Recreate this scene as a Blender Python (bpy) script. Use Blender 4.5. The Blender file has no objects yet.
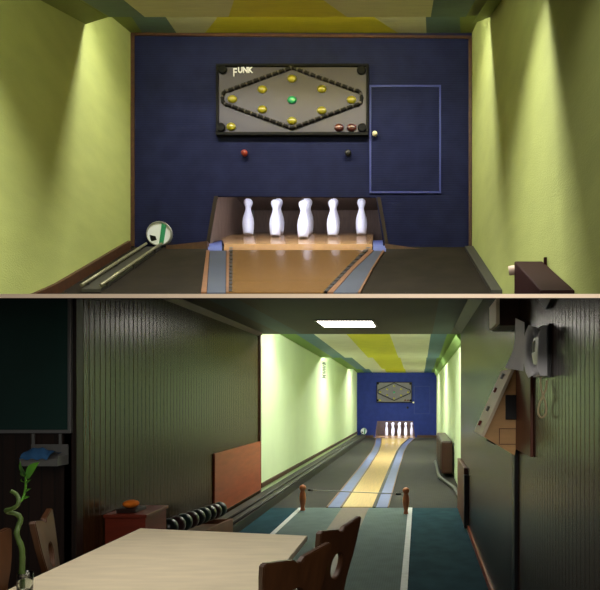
import bpy, bmesh, math, random
from mathutils import Vector, Matrix
random.seed(4)
C = bpy.context.scene.collection
SC = bpy.context.scene
F, CX, CY, EYE = 600.0, 419.0, 398.0, 1.52

def P(px, py, d):
    """world point of photo position (px,py) at distance d in front of the camera"""
    return Vector(((px-CX)/F*d, d, EYE+(CY-py)/F*d))
def PX(px, d): return (px-CX)/F*d
def PZ(py, d): return EYE+(CY-py)/F*d

# ------------------------------------------------------------------ materials
def lin(c):
    out = []
    for v in c:
        v /= 255.0
        out.append(v/12.92 if v <= 0.04045 else ((v+0.055)/1.055)**2.4)
    return (*out, 1.0)
MATS = {}
def mat(name, rgb, rough=0.6, metal=0.0, var=0.0, scale=8.0, stretch=(1,1,1), bump=0.0, bscale=None,
        emit=None, power=0.0, alpha=None, spec=0.5, trans=0.0, coat=0.0):
    m = bpy.data.materials.new(name); m.use_nodes = True
    nt = m.node_tree; n = nt.nodes; l = nt.links
    b = n['Principled BSDF']
    col = lin(rgb)
    b.inputs['Base Color'].default_value = col
    b.inputs['Roughness'].default_value = rough
    b.inputs['Metallic'].default_value = metal
    b.inputs['Specular IOR Level'].default_value = spec
    b.inputs['Transmission Weight'].default_value = trans
    b.inputs['Coat Weight'].default_value = coat
    if var > 0 or bump > 0:
        tc = n.new('ShaderNodeTexCoord'); mp = n.new('ShaderNodeMapping')
        mp.inputs['Scale'].default_value = stretch
        l.new(tc.outputs['Object'], mp.inputs['Vector'])
        nz = n.new('ShaderNodeTexNoise'); nz.inputs['Scale'].default_value = scale
        nz.inputs['Detail'].default_value = 5
        l.new(mp.outputs[0], nz.inputs['Vector'])
        if var > 0:
            cr = n.new('ShaderNodeValToRGB')
            cr.color_ramp.elements[0].position = 0.3; cr.color_ramp.elements[1].position = 0.7
            cr.color_ramp.elements[0].color = tuple(max(0, c*(1-var)) for c in col[:3])+(1,)
            cr.color_ramp.elements[1].color = tuple(min(1, c*(1+var)) for c in col[:3])+(1,)
            l.new(nz.outputs[0], cr.inputs[0]); l.new(cr.outputs[0], b.inputs['Base Color'])
        if bump > 0:
            bp = n.new('ShaderNodeBump'); bp.inputs['Strength'].default_value = bump
            bp.inputs['Distance'].default_value = 0.01
            src = nz
            if bscale:
                src = n.new('ShaderNodeTexNoise'); src.inputs['Scale'].default_value = bscale
                l.new(mp.outputs[0], src.inputs['Vector'])
            l.new(src.outputs[0], bp.inputs['Height']); l.new(bp.outputs[0], b.inputs['Normal'])
    if emit is not None:
        b.inputs['Emission Color'].default_value = lin(emit)
        b.inputs['Emission Strength'].default_value = power
    MATS[name] = m
    return m

def board_mat(name, rgb, axis, pitch, rough=0.35, var=0.35, groove=0.5, gbump=0.3, spec=0.5):
    """vertical boards: narrow joints along one axis, grain running up the board"""
    m = mat(name, rgb, rough, spec=spec)
    nt = m.node_tree; n = nt.nodes; l = nt.links; b = n['Principled BSDF']
    tc = n.new('ShaderNodeTexCoord'); sp = n.new('ShaderNodeSeparateXYZ')
    l.new(tc.outputs['Object'], sp.inputs[0])
    dv = n.new('ShaderNodeMath'); dv.operation = 'DIVIDE'; dv.inputs[1].default_value = pitch
    l.new(sp.outputs[axis], dv.inputs[0])
    fr = n.new('ShaderNodeMath'); fr.operation = 'FRACT'; l.new(dv.outputs[0], fr.inputs[0])
    fl = n.new('ShaderNodeMath'); fl.operation = 'FLOOR'; l.new(dv.outputs[0], fl.inputs[0])
    pp = n.new('ShaderNodeMath'); pp.operation = 'PINGPONG'; pp.inputs[1].default_value = 0.5
    l.new(fr.outputs[0], pp.inputs[0])
    mr = n.new('ShaderNodeMapRange'); mr.inputs['From Max'].default_value = 0.12
    l.new(pp.outputs[0], mr.inputs['Value'])
    wn = n.new('ShaderNodeTexWhiteNoise'); wn.noise_dimensions = '1D'; l.new(fl.outputs[0], wn.inputs['W'])
    mp = n.new('ShaderNodeMapping'); mp.inputs['Scale'].default_value = (30, 30, 1.6)
    l.new(tc.outputs['Object'], mp.inputs['Vector'])
    nz = n.new('ShaderNodeTexNoise'); nz.inputs['Scale'].default_value = 2.0; nz.inputs['Detail'].default_value = 6
    l.new(mp.outputs[0], nz.inputs['Vector'])
    ad = n.new('ShaderNodeMath'); ad.operation = 'MULTIPLY_ADD'; ad.inputs[1].default_value = 0.45
    l.new(wn.outputs[0], ad.inputs[0]); l.new(nz.outputs[0], ad.inputs[2])
    cr = n.new('ShaderNodeValToRGB'); col = lin(rgb)
    cr.color_ramp.elements[0].position = 0.35; cr.color_ramp.elements[1].position = 1.05 if False else 0.98
    cr.color_ramp.elements[0].color = tuple(c*(1-var) for c in col[:3])+(1,)
    cr.color_ramp.elements[1].color = tuple(c*(1+var) for c in col[:3])+(1,)
    l.new(ad.outputs[0], cr.inputs[0])
    mx = n.new('ShaderNodeMix'); mx.data_type = 'RGBA'
    mx.inputs['A'].default_value = tuple(c*groove for c in col[:3])+(1,)
    l.new(mr.outputs[0], mx.inputs['Factor']); l.new(cr.outputs[0], mx.inputs['B'])
    l.new(mx.outputs['Result'], b.inputs['Base Color'])
    bp = n.new('ShaderNodeBump'); bp.inputs['Strength'].default_value = gbump; bp.inputs['Distance'].default_value = 0.006
    l.new(mr.outputs[0], bp.inputs['Height']); l.new(bp.outputs[0], b.inputs['Normal'])
    return m

def ribbed(name, rgb, axis, pitch, rough=0.8, depth=0.5, var=0.2, spec=0.3):
    """fine ribs along one axis (carpet cord, wallpaper)"""
    m = mat(name, rgb, rough, spec=spec)
    nt = m.node_tree; n = nt.nodes; l = nt.links; b = n['Principled BSDF']
    tc = n.new('ShaderNodeTexCoord'); sp = n.new('ShaderNodeSeparateXYZ')
    l.new(tc.outputs['Object'], sp.inputs[0])
    mu = n.new('ShaderNodeMath'); mu.operation = 'MULTIPLY'; mu.inputs[1].default_value = 2*math.pi/pitch
    l.new(sp.outputs[axis], mu.inputs[0])
    si = n.new('ShaderNodeMath'); si.operation = 'SINE'; l.new(mu.outputs[0], si.inputs[0])
    nz = n.new('ShaderNodeTexNoise'); nz.inputs['Scale'].default_value = 6; nz.inputs['Detail'].default_value = 6
    l.new(tc.outputs['Object'], nz.inputs['Vector'])
    ad = n.new('ShaderNodeMath'); ad.operation = 'MULTIPLY_ADD'; ad.inputs[1].default_value = 0.12
    l.new(si.outputs[0], ad.inputs[0]); l.new(nz.outputs[0], ad.inputs[2])
    cr = n.new('ShaderNodeValToRGB'); col = lin(rgb)
    cr.color_ramp.elements[0].position = 0.3; cr.color_ramp.elements[1].position = 0.7
    cr.color_ramp.elements[0].color = tuple(c*(1-var) for c in col[:3])+(1,)
    cr.color_ramp.elements[1].color = tuple(c*(1+var) for c in col[:3])+(1,)
    l.new(ad.outputs[0], cr.inputs[0]); l.new(cr.outputs[0], b.inputs['Base Color'])
    bp = n.new('ShaderNodeBump'); bp.inputs['Strength'].default_value = depth; bp.inputs['Distance'].default_value = 0.004
    l.new(ad.outputs[0], bp.inputs['Height']); l.new(bp.outputs[0], b.inputs['Normal'])
    return m

# upper room
mat('upper_wall_paint', (176,184,108), 0.75, var=0.06, scale=3, bump=0.25, bscale=60, stretch=(1,1,2.5))
mat('upper_olive', (120,130,60), 0.7, var=0.08, scale=5)
mat('upper_teal', (88,108,98), 0.65, var=0.12, scale=6, stretch=(1,8,1))
mat('upper_yellow', (205,194,30), 0.6, var=0.08, scale=6, stretch=(1,8,1))
mat('upper_cream', (200,196,150), 0.65, var=0.08, scale=6, stretch=(1,8,1))
ribbed('upper_navy', (27,30,59), 2, 0.02, 0.95, 0.4, 0.22, spec=0.1)
ribbed('upper_carpet', (35,30,23), 1, 0.03, 0.95, 0.4, 0.2, spec=0.1)
mat('trim_brown', (70,42,24), 0.5, var=0.25, scale=10, stretch=(3,3,3))
mat('cream_paint', (255,232,204), 0.6)
mat('pit_dark', (104,86,72), 0.7, var=0.2, scale=8, stretch=(8,8,1))
mat('jamb_dark', (46,36,30), 0.7, spec=0.2)
mat('fringe_black', (14,12,12), 0.6, spec=0.1)
mat('lane_wood', (114,84,46), 0.2, var=0.04, scale=3, stretch=(14,1,1), coat=0.3)
mat('lane_yellow', (206,170,96), 0.3, var=0.16, scale=4, stretch=(14,0.6,1), coat=0.2)
mat('deck_wood', (160,124,82), 0.22, var=0.07, scale=5, stretch=(10,2,1), coat=0.3)
mat('gutter_grey_blue', (62,68,82), 0.45, var=0.1, scale=6)
mat('gutter_blue', (80,92,142), 0.45, var=0.1, scale=4)
mat('edge_orange', (112,74,44), 0.5, var=0.2, scale=10)
mat('dash_black', (16,14,12), 0.6)
mat('pin_white', (236,238,248), 0.3, coat=0.3)
mat('cord_grey', (70,64,58), 0.8)
mat('board_face', (50,45,57), 0.5, metal=0.3, var=0.07, scale=3)
mat('board_frame', (10,9,10), 0.6, spec=0.1)
mat('rope_black', (16,14,14), 0.6, spec=0.1)
mat('rope_grey', (70,64,64), 0.6, spec=0.1)
mat('lamp_yellow', (130,121,12), 0.3, coat=0.5)
mat('lamp_green', (26,120,84), 0.3, coat=0.5)
mat('lamp_red', (66,8,10), 0.3, coat=0.5)
mat('screw_black', (6,5,6), 0.6, spec=0.1)
mat('letter_white', (240,238,240), 0.5)
mat('hatch_blue', (28,40,116), 0.6)
mat('knob_white', (226,214,170), 0.35)
mat('knob_red', (128,40,24), 0.4)
mat('knob_black', (16,14,16), 0.4)
mat('port_white', (244,246,250), 0.3, coat=0.4)
mat('port_green', (40,140,96), 0.4)
mat('port_rim', (170,170,165), 0.4, metal=0.6)
mat('rail_metal', (128,124,96), 0.4, metal=0.3)
mat('rail_dark', (46,43,36), 0.55)
mat('radiator_brown', (40,12,12), 0.65, var=0.1, scale=6, spec=0.15)
mat('valve_white', (214,190,170), 0.45)
# lower room
mat('green_paint', (212,228,184), 0.8, var=0.03, scale=2, bump=0.15, bscale=50)
mat('lower_olive', (128,158,84), 0.75)
mat('lower_teal', (78,116,144), 0.6, var=0.1, scale=5)
mat('lower_yellow', (222,218,24), 0.6, var=0.05, scale=4)
mat('lower_cream', (234,231,214), 0.65, var=0.05, scale=4)
mat('teal_in_shade', (36,56,70), 0.65, var=0.1, scale=5)  # lower teal darkened for the unlit front of the ceiling
mat('board_face_lower', (86,81,88), 0.5, metal=0.3, var=0.07, scale=3)
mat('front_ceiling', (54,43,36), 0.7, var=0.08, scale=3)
ribbed('lower_blue', (40,50,118), 2, 0.05, 0.95, 0.3, 0.12, spec=0.1)
board_mat('wood_panel', (56,35,14), 1, 0.075, rough=0.27, var=0.4, groove=0.45, spec=0.35)
board_mat('wood_panel_front', (38,22,15), 0, 0.09, rough=0.45, var=0.3, groove=0.4)
board_mat('wood_panel_right', (48,29,21), 1, 0.055, rough=0.27, var=0.3, groove=0.62, spec=0.35, gbump=0.15)
ribbed('teal_carpet', (34,64,74), 1, 0.025, 0.95, 0.5, 0.2, spec=0.1)
ribbed('grey_runner', (90,106,102), 0, 0.02, 0.85, 0.5, 0.12, spec=0.2)
mat('approach_brown', (104,88,70), 0.6, var=0.1, scale=5, stretch=(10,1,1))
ribbed('lane_bed', (48,45,43), 0, 0.03, 0.8, 0.3, 0.12, spec=0.2)
mat('white_tape', (196,200,196), 0.6, var=0.1, scale=20)
mat('red_board', (150,66,34), 0.3, var=0.2, scale=3, stretch=(1,1,6))
mat('table_wood', (236,222,192), 0.5, var=0.07, scale=3, stretch=(1.5,8,1))
mat('table_edge', (120,98,66), 0.5)
mat('chair_wood', (74,44,22), 0.4, var=0.25, scale=4, stretch=(6,6,1.2))
mat('chalk_green', (24,62,57), 0.55, var=0.15, scale=3)
mat('aluminium', (150,150,150), 0.35, metal=0.7)
mat('tray_grey', (128,128,126), 0.5, metal=0.3)
mat('cloth_blue', (52,104,156), 0.9, var=0.12, scale=10)
mat('bamboo_green', (78,104,44), 0.5, var=0.25, scale=12)
mat('leaf_green', (84,150,34), 0.45, var=0.2, scale=14)
mat('glass_vase', (225,232,226), 0.05, trans=1.0)
mat('cabinet_red', (122,46,28), 0.45, var=0.15, scale=5, stretch=(1,1,5))
mat('tray_dark', (40,20,14), 0.5)
mat('sponge_orange', (250,130,20), 0.85, bump=0.4, bscale=80)
mat('ball_black', (14,18,18), 0.3, spec=0.4)
mat('ball_green', (10,34,32), 0.3, spec=0.4)
mat('ball_maroon', (40,14,16), 0.3, spec=0.4)
mat('rack_brown', (118,76,50), 0.5, var=0.2, scale=5)
mat('post_wood', (186,112,66), 0.4, var=0.15, scale=10)
mat('wire_grey', (190,190,184), 0.4, metal=0.4)
mat('rad_lower', (54,25,17), 0.4, var=0.15, scale=6)
mat('pipe_grey', (66,64,56), 0.5)
mat('box_tan', (214,168,110), 0.5, var=0.12, scale=5, stretch=(1,1,4))
mat('panel_cream', (242,228,196), 0.5)
mat('black_plastic', (12,12,14), 0.35)
mat('back_board', (94,48,28), 0.45, var=0.2, scale=4, stretch=(1,5,1))
mat('paper_white', (248,247,250), 0.8)
mat('phone_white', (244,244,246), 0.35)
mat('cord_cream', (176,158,122), 0.6)
mat('dark_cabinet', (58,36,28), 0.5, var=0.2, scale=4)
mat('ink', (60,62,52), 0.8)
mat('grey_metal', (110,110,104), 0.4, metal=0.4)
LAMP_U = mat('lamp_upper', (255,246,214), 0.5, emit=(255,253,240), power=42.0)
LAMP_U2 = mat('lamp_upper_near', (255,246,214), 0.5, emit=(255,253,240), power=12.0)
LAMP_L = mat('lamp_lower', (240,255,235), 0.5, emit=(248,255,236), power=130.0)
LAMP_P = mat('lamp_pit', (235,238,255), 0.5, emit=(236,238,255), power=130.0)
LAMP_PL = mat('lamp_pit_lower', (235,238,255), 0.5, emit=(236,238,255), power=150.0)
LAMP_T = mat('lamp_troffer', (255,248,240), 0.5, emit=(255,246,236), power=14.0)
LAMP_F = mat('added_panel_glow', (255,246,230), 0.5, emit=(255,248,236), power=2.8)

# ------------------------------------------------------------------ geometry helpers
def nb(): return bmesh.new()
def box(bm, x0, x1, y0, y1, z0, z1, mi=0, bev=0.0):
    vs = [bm.verts.new((x, y, z)) for x in (x0, x1) for y in (y0, y1) for z in (z0, z1)]
    fs = [(0,1,3,2),(4,6,7,5),(0,4,5,1),(2,3,7,6),(0,2,6,4),(1,5,7,3)]
    faces = [bm.faces.new([vs[i] for i in f]) for f in fs]
    for f in faces: f.material_index = mi
    if bev > 0:
        es = set(e for f in faces for e in f.edges)
        r = bmesh.ops.bevel(bm, geom=list(es), offset=bev, segments=2, affect='EDGES', profile=0.5)
        for f in r['faces']: f.material_index = mi
    return faces
def prism(bm, pts, vec, mi=0, bev=0.0):
    """closed polygon pushed along vec"""
    vec = Vector(vec)
    a = [bm.verts.new(Vector(p)) for p in pts]
    b = [bm.verts.new(Vector(p)+vec) for p in pts]
    n = len(pts); fs = [bm.faces.new(a), bm.faces.new(b[::-1])]
    for i in range(n):
        j = (i+1) % n
        fs.append(bm.faces.new([a[j], a[i], b[i], b[j]]))
    for f in fs: f.material_index = mi
    if bev > 0:
        es = set(e for f in fs[:2] for e in f.edges)
        bmesh.ops.bevel(bm, geom=list(es), offset=bev, segments=2, affect='EDGES', profile=0.5)
    return fs
def quad(bm, pts, mi=0):
    f = bm.faces.new([bm.verts.new(Vector(p)) for p in pts]); f.material_index = mi; return f
def tube(bm, pts, rad, seg=8, mi=0, cap=True):
    pts = [Vector(p) for p in pts]
    rads = rad if isinstance(rad, (list, tuple)) else [rad]*len(pts)
    rings = []; prev = None
    for i, p in enumerate(pts):
        t = (pts[min(i+1, len(pts)-1)]-pts[max(i-1, 0)]).normalized()
        if prev is None:
            a = Vector((0,0,1)) if abs(t.z) < 0.9 else Vector((1,0,0))
            u = t.cross(a).normalized()
        else:
            u = (prev - t*prev.dot(t)).normalized()
        prev = u; v = t.cross(u)
        rings.append([bm.verts.new(p+(u*math.cos(2*math.pi*k/seg)+v*math.sin(2*math.pi*k/seg))*rads[i]) for k in range(seg)])
    for a, b in zip(rings, rings[1:]):
        for k in range(seg):
            f = bm.faces.new([a[k], a[(k+1)%seg], b[(k+1)%seg], b[k]]); f.material_index = mi; f.smooth = True
    if cap:
        for f in (bm.faces.new(rings[0][::-1]), bm.faces.new(rings[-1])): f.material_index = mi
def lathe(bm, prof, c=(0,0,0), seg=20, mi=0, axis='Z', cap=True):
    """profile of (radius, height)"""
    c = Vector(c); rings = []
    for r, h in prof:
        ring = []
        for k in range(seg):
            a = 2*math.pi*k/seg
            if axis == 'Z': v = Vector((r*math.cos(a), r*math.sin(a), h))
            elif axis == 'Y': v = Vector((r*math.cos(a), h, r*math.sin(a)))
            else: v = Vector((h, r*math.cos(a), r*math.sin(a)))
            ring.append(bm.verts.new(c+v))
        rings.append(ring)
    for a, b in zip(rings, rings[1:]):
        for k in range(seg):
            f = bm.faces.new([a[k], a[(k+1)%seg], b[(k+1)%seg], b[k]]); f.material_index = mi; f.smooth = True
    if cap:
        for ring in (rings[0][::-1], rings[-1]):
            f = bm.faces.new(ring); f.material_index = mi
def ball(bm, c, r, seg=16, sc=(1,1,1), mi=0):
    m = Matrix.Translation(Vector(c)) @ Matrix.Diagonal((*sc, 1))
    g = bmesh.ops.create_uvsphere(bm, u_segments=seg, v_segments=max(6, seg//2), radius=r, matrix=m)
    for v in g['verts']:
        for f in v.link_faces: f.smooth = True; f.material_index = mi
def strip(bm, left, right, mi=0):
    """flat ribbon between two rows of points"""
    a = [bm.verts.new(Vector(p)) for p in left]; b = [bm.verts.new(Vector(p)) for p in right]
    for i in range(len(a)-1):
        f = bm.faces.new([a[i], b[i], b[i+1], a[i+1]]); f.material_index = mi
def thick_strip(bm, left, right, t, mi=0):
    up = Vector((0,0,t))
    strip(bm, [Vector(p)+up for p in left], [Vector(p)+up for p in right], mi)
    strip(bm, right, left, mi)
    strip(bm, left, [Vector(p)+up for p in left], mi)
    strip(bm, [Vector(p)+up for p in right], right, mi)
    for i in (0, -1):
        quad(bm, [left[i], right[i], Vector(right[i])+up, Vector(left[i])+up], mi)

def wloc(o):
    v = Vector((0,0,0))
    while o is not None:
        v += o.location; o = o.parent
    return v
def mk(name, bm, mats, parent=None, fix=True):
    bmesh.ops.remove_doubles(bm, verts=bm.verts[:], dist=1e-6)
    if fix: bmesh.ops.recalc_face_normals(bm, faces=bm.faces[:])
    if parent is not None:
        off = wloc(parent)
    else:
        xs = [v.co for v in bm.verts]
        off = Vector(((min(v.x for v in xs)+max(v.x for v in xs))/2, (min(v.y for v in xs)+max(v.y for v in xs))/2, min(v.z for v in xs)))
    for v in bm.verts: v.co -= off
    me = bpy.data.meshes.new(name); bm.to_mesh(me); bm.free()
    for m in (mats if isinstance(mats, (list, tuple)) else [mats]): me.materials.append(MATS[m] if isinstance(m, str) else m)
    o = bpy.data.objects.new(name, me); C.objects.link(o)
    if parent is not None: o.parent = parent
    else: o.location = off
    return o
def tag(o, label, cat, group=None, kind=None):
    o['label'] = label; o['category'] = cat
    if group: o['group'] = group
    if kind: o['kind'] = kind
    return o
def thing(name, label, cat, loc=(0,0,0), group=None):
    o = bpy.data.objects.new(name, None); o.empty_display_size = 0.05; C.objects.link(o); o.location = loc
    return tag(o, label, cat, group)
def struct(name, bm, mats, label=None, cat=None, parent=None):
    o = mk(name, bm, mats, parent)
    o['kind'] = 'structure'
    if label: o['label'] = label
    if cat: o['category'] = cat
    return o
def copy_tree(o, parent=None):
    c = o.copy(); C.objects.link(c)
    if parent is not None: c.parent = parent
    for ch in [k for k in bpy.data.objects if k.parent == o]: copy_tree(ch, c)
    return c
def text_mesh(s, size, mname, loc, rot, parent=None, name='lettering', extrude=0.002, shear=0.0, xscale=1.0, bold=0.0):
    cu = bpy.data.curves.new(name, 'FONT'); cu.body = s; cu.size = size; cu.extrude = extrude; cu.shear = shear; cu.offset = bold
    tmp = bpy.data.objects.new(name, cu); C.objects.link(tmp)
    dg = bpy.context.evaluated_depsgraph_get()
    me = bpy.data.meshes.new_from_object(tmp.evaluated_get(dg)); bpy.data.objects.remove(tmp)
    o = bpy.data.objects.new(name, me); C.objects.link(o)
    me.materials.clear(); me.materials.append(MATS[mname])
    if parent is not None:
        o.parent = parent; o.location = Vector(loc)-wloc(parent)
    else: o.location = loc
    o.rotation_euler = rot; o.scale = (xscale, 1, 1)
    return o

# ================================================================== UPPER ROOM
DB = 5.28
def tf(d): return 0.198+0.502*d                     # raked floor
def lx(d): return -2.147-0.0733*d
def rx(d): return 0.853-0.0733*d
def fd(y): return 1.322/(0.502-(398-y)/600.0)       # distance at which the raked floor shows at row y
def FP(px, py, lift=0.0):
    d = fd(py); p = P(px, py, d); p.z += lift; return p
APR, APB, DS = 0.1725, 0.1672, 1.85                 # gently raked front floor slab
dj = (EYE-0.198)/(0.502-APR)
# floor of the upper room + slab
bm = nb(); w0, w1 = -3.3, 1.0
prism(bm, [(w0, dj, tf(dj)), (w1, dj, tf(dj)), (w1, DB+0.02, tf(DB+0.02)), (w0, DB+0.02, tf(DB+0.02))], (0, 0, -0.03))
struct('floor', bm, 'upper_carpet', 'dark raked floor either side of the upper lane', 'floor')
bm = nb()
prism(bm, [(w0, DS+0.02, EYE+APR*(DS+0.02)), (w0, dj, EYE+APR*dj), (w0, dj, EYE+APB*dj), (w0, DS+0.02, EYE+APB*(DS+0.02))], (w1-w0, 0, 0))
struct('slab', bm, 'upper_carpet', 'floor slab between the upper and the lower room', 'slab')
bm = nb()
prism(bm, [(w0, DS, EYE+0.1735*DS), (w0, DS+0.02, EYE+0.1728*(DS+0.02)), (w0, DS+0.02, EYE+0.1667*(DS+0.02)), (w0, DS, EYE+0.1667*DS)], (w1-w0, 0, 0))
struct('trim_1', bm, 'cream_paint', 'thin cream front edge of the slab between the two rooms', 'trim')

# ceiling teeth of the upper room: (left boundary offsets from the wall) -> olive | teal | cream | yellow | cream | teal | olive
def zt3(d): return 4.732-0.27*(DB-d)
def zt2(d): return 4.346-0.366*(4.45-d)
def zt1(d): return 3.60-0.366*(3.0-d)
def tooth(name, zf, ds, bounds, mats, lxf, rxf, label, thick=0.02, riser=None):
    """bounds: for every station in ds the six boundary offsets from the left wall line (symmetric strips)"""
    bm = nb()
    for i in range(len(ds)-1):
        a, b = ds[i], ds[i+1]
        ca = [lxf(a)]+bounds[i]+[rxf(a)]; cb = [lxf(b)]+bounds[i+1]+[rxf(b)]
        for k in range(7):
            mi = (0,1,2,3,2,1,0)[k]
            quad(bm, [(ca[k], a, zf(a)), (ca[k+1], a, zf(a)), (cb[k+1], b, zf(b)), (cb[k], b, zf(b))], mi)
    if riser:
        d = ds[-1]; top = riser
        c = [lxf(d)]+bounds[-1]+[rxf(d)]
        for k in range(7):
            mi = (0,1,2,3,2,1,0)[k]
            quad(bm, [(c[k], d, zf(d)), (c[k+1], d, zf(d)), (c[k+1], d, top), (c[k], d, top)], mi)
    return struct(name, bm, mats, label, 'ceiling')
def ub(d, a, b, c):
    W = rx(d)-lx(d); L = lx(d)
    return [L+a, L+b, L+c, L+W-c, L+W-b, L+W-a]
UM = ['upper_olive', 'upper_teal', 'upper_cream', 'upper_yellow']
tooth('ceiling', zt3, [4.43, 4.94, DB], [ub(4.43,.2,.47,1.06), ub(4.94,.155,.435,.84), ub(DB,.1,.4,.65)], UM, lx, rx,
      'last striped ceiling bay above the navy end wall')
tooth('ceiling', zt2, [3.02, 4.03, 4.45], [ub(3.02,.18,.46,1.3), ub(4.03,.18,.46,1.2), ub(4.45,.18,.44,1.06)], UM, lx, rx,
      'striped ceiling bay at the top edge of the upper room', riser=4.56)
tooth('ceiling', zt1, [1.9, 3.0], [ub(1.9,.18,.46,1.3), ub(3.0,.18,.46,1.3)], UM, lx, rx,
      'nearest ceiling bay of the upper room', riser=3.86)
# dropped olive strips along both walls of the middle bay
for s in (0, 1):
    bm = nb()
    e = (lambda d: (lx(d)+0.003, lx(d)+0.165)) if s == 0 else (lambda d: (rx(d)-0.135, rx(d)-0.003))
    for (a, b) in ((3.1, 4.445),):
        q = [(e(a)[0], a, zt2(a)-0.055), (e(a)[1], a, zt2(a)-0.004), (e(b)[1], b, zt2(b)-0.004), (e(b)[0], b, zt2(b)-0.055)]
        prism(bm, q, (0, 0, 0.002))
    struct('trim_2', bm, 'upper_olive', 'olive cove strip along the %s wall under the upper ceiling' % ('left', 'right')[s], 'trim')

# side walls
def side_wall(name, xf, stations, thick, m, label):
    bm = nb()
    for (d0, b0, t0), (d1, b1, t1) in zip(stations, stations[1:]):
        prism(bm, [(xf(d0), d0, b0), (xf(d1), d1, b1), (xf(d1), d1, t1), (xf(d0), d0, t0)], (thick, 0, 0))
    return struct(name, bm, m, label, 'wall')
def sl(d): return EYE+APR*d
side_wall('wall_left', lx, [(3.2, sl(3.2), 4.1), (dj, tf(dj), 4.6), (DB, tf(DB), 4.95)], -0.1, 'upper_wall_paint', 'olive green wall left of the upper lane')
side_wall('wall_right', rx, [(1.95, sl(1.95), 3.6), (3.0, sl(3.0), 3.95), (dj, tf(dj), 4.6), (DB, tf(DB), 4.95)], 0.1, 'upper_wall_paint', 'olive green wall right of the upper lane')
# back wall with the pit opening
XL, XR = PX(131, DB)-0.1, PX(472, DB)+0.1
oTL, oTR, oBR, oBL = P(217,196,DB), P(376,197,DB), P(383,243,DB), P(207,244,DB)
def holed_wall(name, XL, XR, ZB, ZT, o, d, th, m, label):
    oTL, oTR, oBR, oBL = o
    bm = nb()
    for q in ([(XL,d,ZT), (XR,d,ZT), oTR, oTL], [(XL,d,ZT), oTL, oBL, (oBL.x,d,ZB), (XL,d,ZB)], [oTR, (XR,d,ZT), (XR,d,ZB), (oBR.x,d,ZB), oBR]):
        prism(bm, q, (0, th, 0))
    return struct(name, bm, m, label, 'wall')
holed_wall('wall_back', XL, XR, 2.75, 4.95, (oTL,oTR,oBR,oBL), DB, 0.03, 'upper_navy', 'navy blue textured end wall behind the upper lane')
# brown edging round the end wall
for nm, q, lab in (('trim_4', [(130.5,33.5),(134,33.5),(134,246),(130.5,246)], 'brown upright edging left of the navy end wall'),
              ('trim_5', [(468.8,36),(471.8,36),(471.8,251),(468.8,251)], 'brown upright edging right of the navy end wall'),
              ('trim_6', [(131,32.5),(472,35.5),(472,38),(131,35)], 'brown edging along the top of the navy end wall')):
    bm = nb(); prism(bm, [P(x,y,DB-0.015) for x,y in q], (0,0.014,0)); struct(nm, bm, 'trim_brown', lab, 'trim')
for nm, q, lab in (('baseboard_left', [(166,245.5),(207,241),(207,249),(166,252.5)], 'brown sloping skirting between ball port and upper lane'),
              ('baseboard_right', [(385,243.5),(470,256),(470,266),(385,252)], 'brown sloping skirting right of the upper lane')):
    bm = nb(); prism(bm, [P(x,y,DB-0.06) for x,y in q], (0,0.055,0)); struct(nm, bm, 'trim_brown', lab, 'baseboard')
# skirting along the side walls
bm = nb()
d0, d1 = dj, 5.2; d00 = 3.5
prism(bm, [(lx(d0)+0.002,d0,tf(d0)), (lx(d0)+0.03,d0,tf(d0)), (lx(d1)+0.03,d1,tf(d1)), (lx(d1)+0.002,d1,tf(d1))], (0,0,0.075))
d00 = 3.72
for k_ in (0.002,): prism(bm, [(lx(d00)+k_,d00,sl(d00)), (lx(d0)+k_,d0,sl(d0)), (lx(d0)+k_,d0,sl(d0)+0.075)], (0.028,0,0))
struct('baseboard_left', bm, 'trim_brown', 'brown skirting along the left wall of the upper room', 'baseboard')
bm = nb()
prism(bm, [(rx(d0)-0.075,d0,tf(d0)), (rx(d0)-0.002,d0,tf(d0)), (rx(d1)-0.002,d1,tf(d1)), (rx(d1)-0.075,d1,tf(d1))], (0,0,0.03))
struct('baseboard_right', bm, 'rail_dark', 'dark grey skirting along the right wall of the upper room', 'baseboard')

# pit recess: deck + enclosure
deck = [(DB-0.16, 252.0), (DB, 246.0), (5.75, 240.5), (5.99, 237.0), (6.25, 235.2), (6.6, 234.0)]
def dz(d):
    for (a, ya), (b, yb) in zip(deck, deck[1:]):
        if d <= b:
            t = (d-a)/(b-a); return PZ(ya, a)*(1-t)+PZ(yb, b)*t
    return PZ(deck[-1][1], deck[-1][0])
bm = nb()
prism(bm, [(oTL.x-0.05, 6.65, 2.8), (oTR.x+0.1, 6.65, 2.8), (oTR.x+0.1, 6.65, 3.6), (oTL.x-0.05, 6.65, 3.6)], (0,0.03,0))
prism(bm, [(oTL.x-0.12, DB+0.03, 2.78), (oTL.x-0.12, 6.65, 2.9), (oTL.x-0.12, 6.65, 3.6), (oTL.x-0.12, DB+0.03, 3.6)], (-0.03,0,0))
prism(bm, [(oTR.x+0.12, DB+0.03, 2.78), (oTR.x+0.12, 6.65, 2.9), (oTR.x+0.12, 6.65, 3.6), (oTR.x+0.12, DB+0.03, 3.6)], (0.03,0,0))
prism(bm, [(oTL.x-0.12, DB+0.03, 3.6), (oTR.x+0.12, DB+0.03, 3.6), (oTR.x+0.12, 6.65, 3.6), (oTL.x-0.12, 6.65, 3.6)], (0,0,0.03))
struct('wall_pit', bm, 'pit_dark', 'dark brown pin pit recess behind the upper pins', 'wall')

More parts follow.
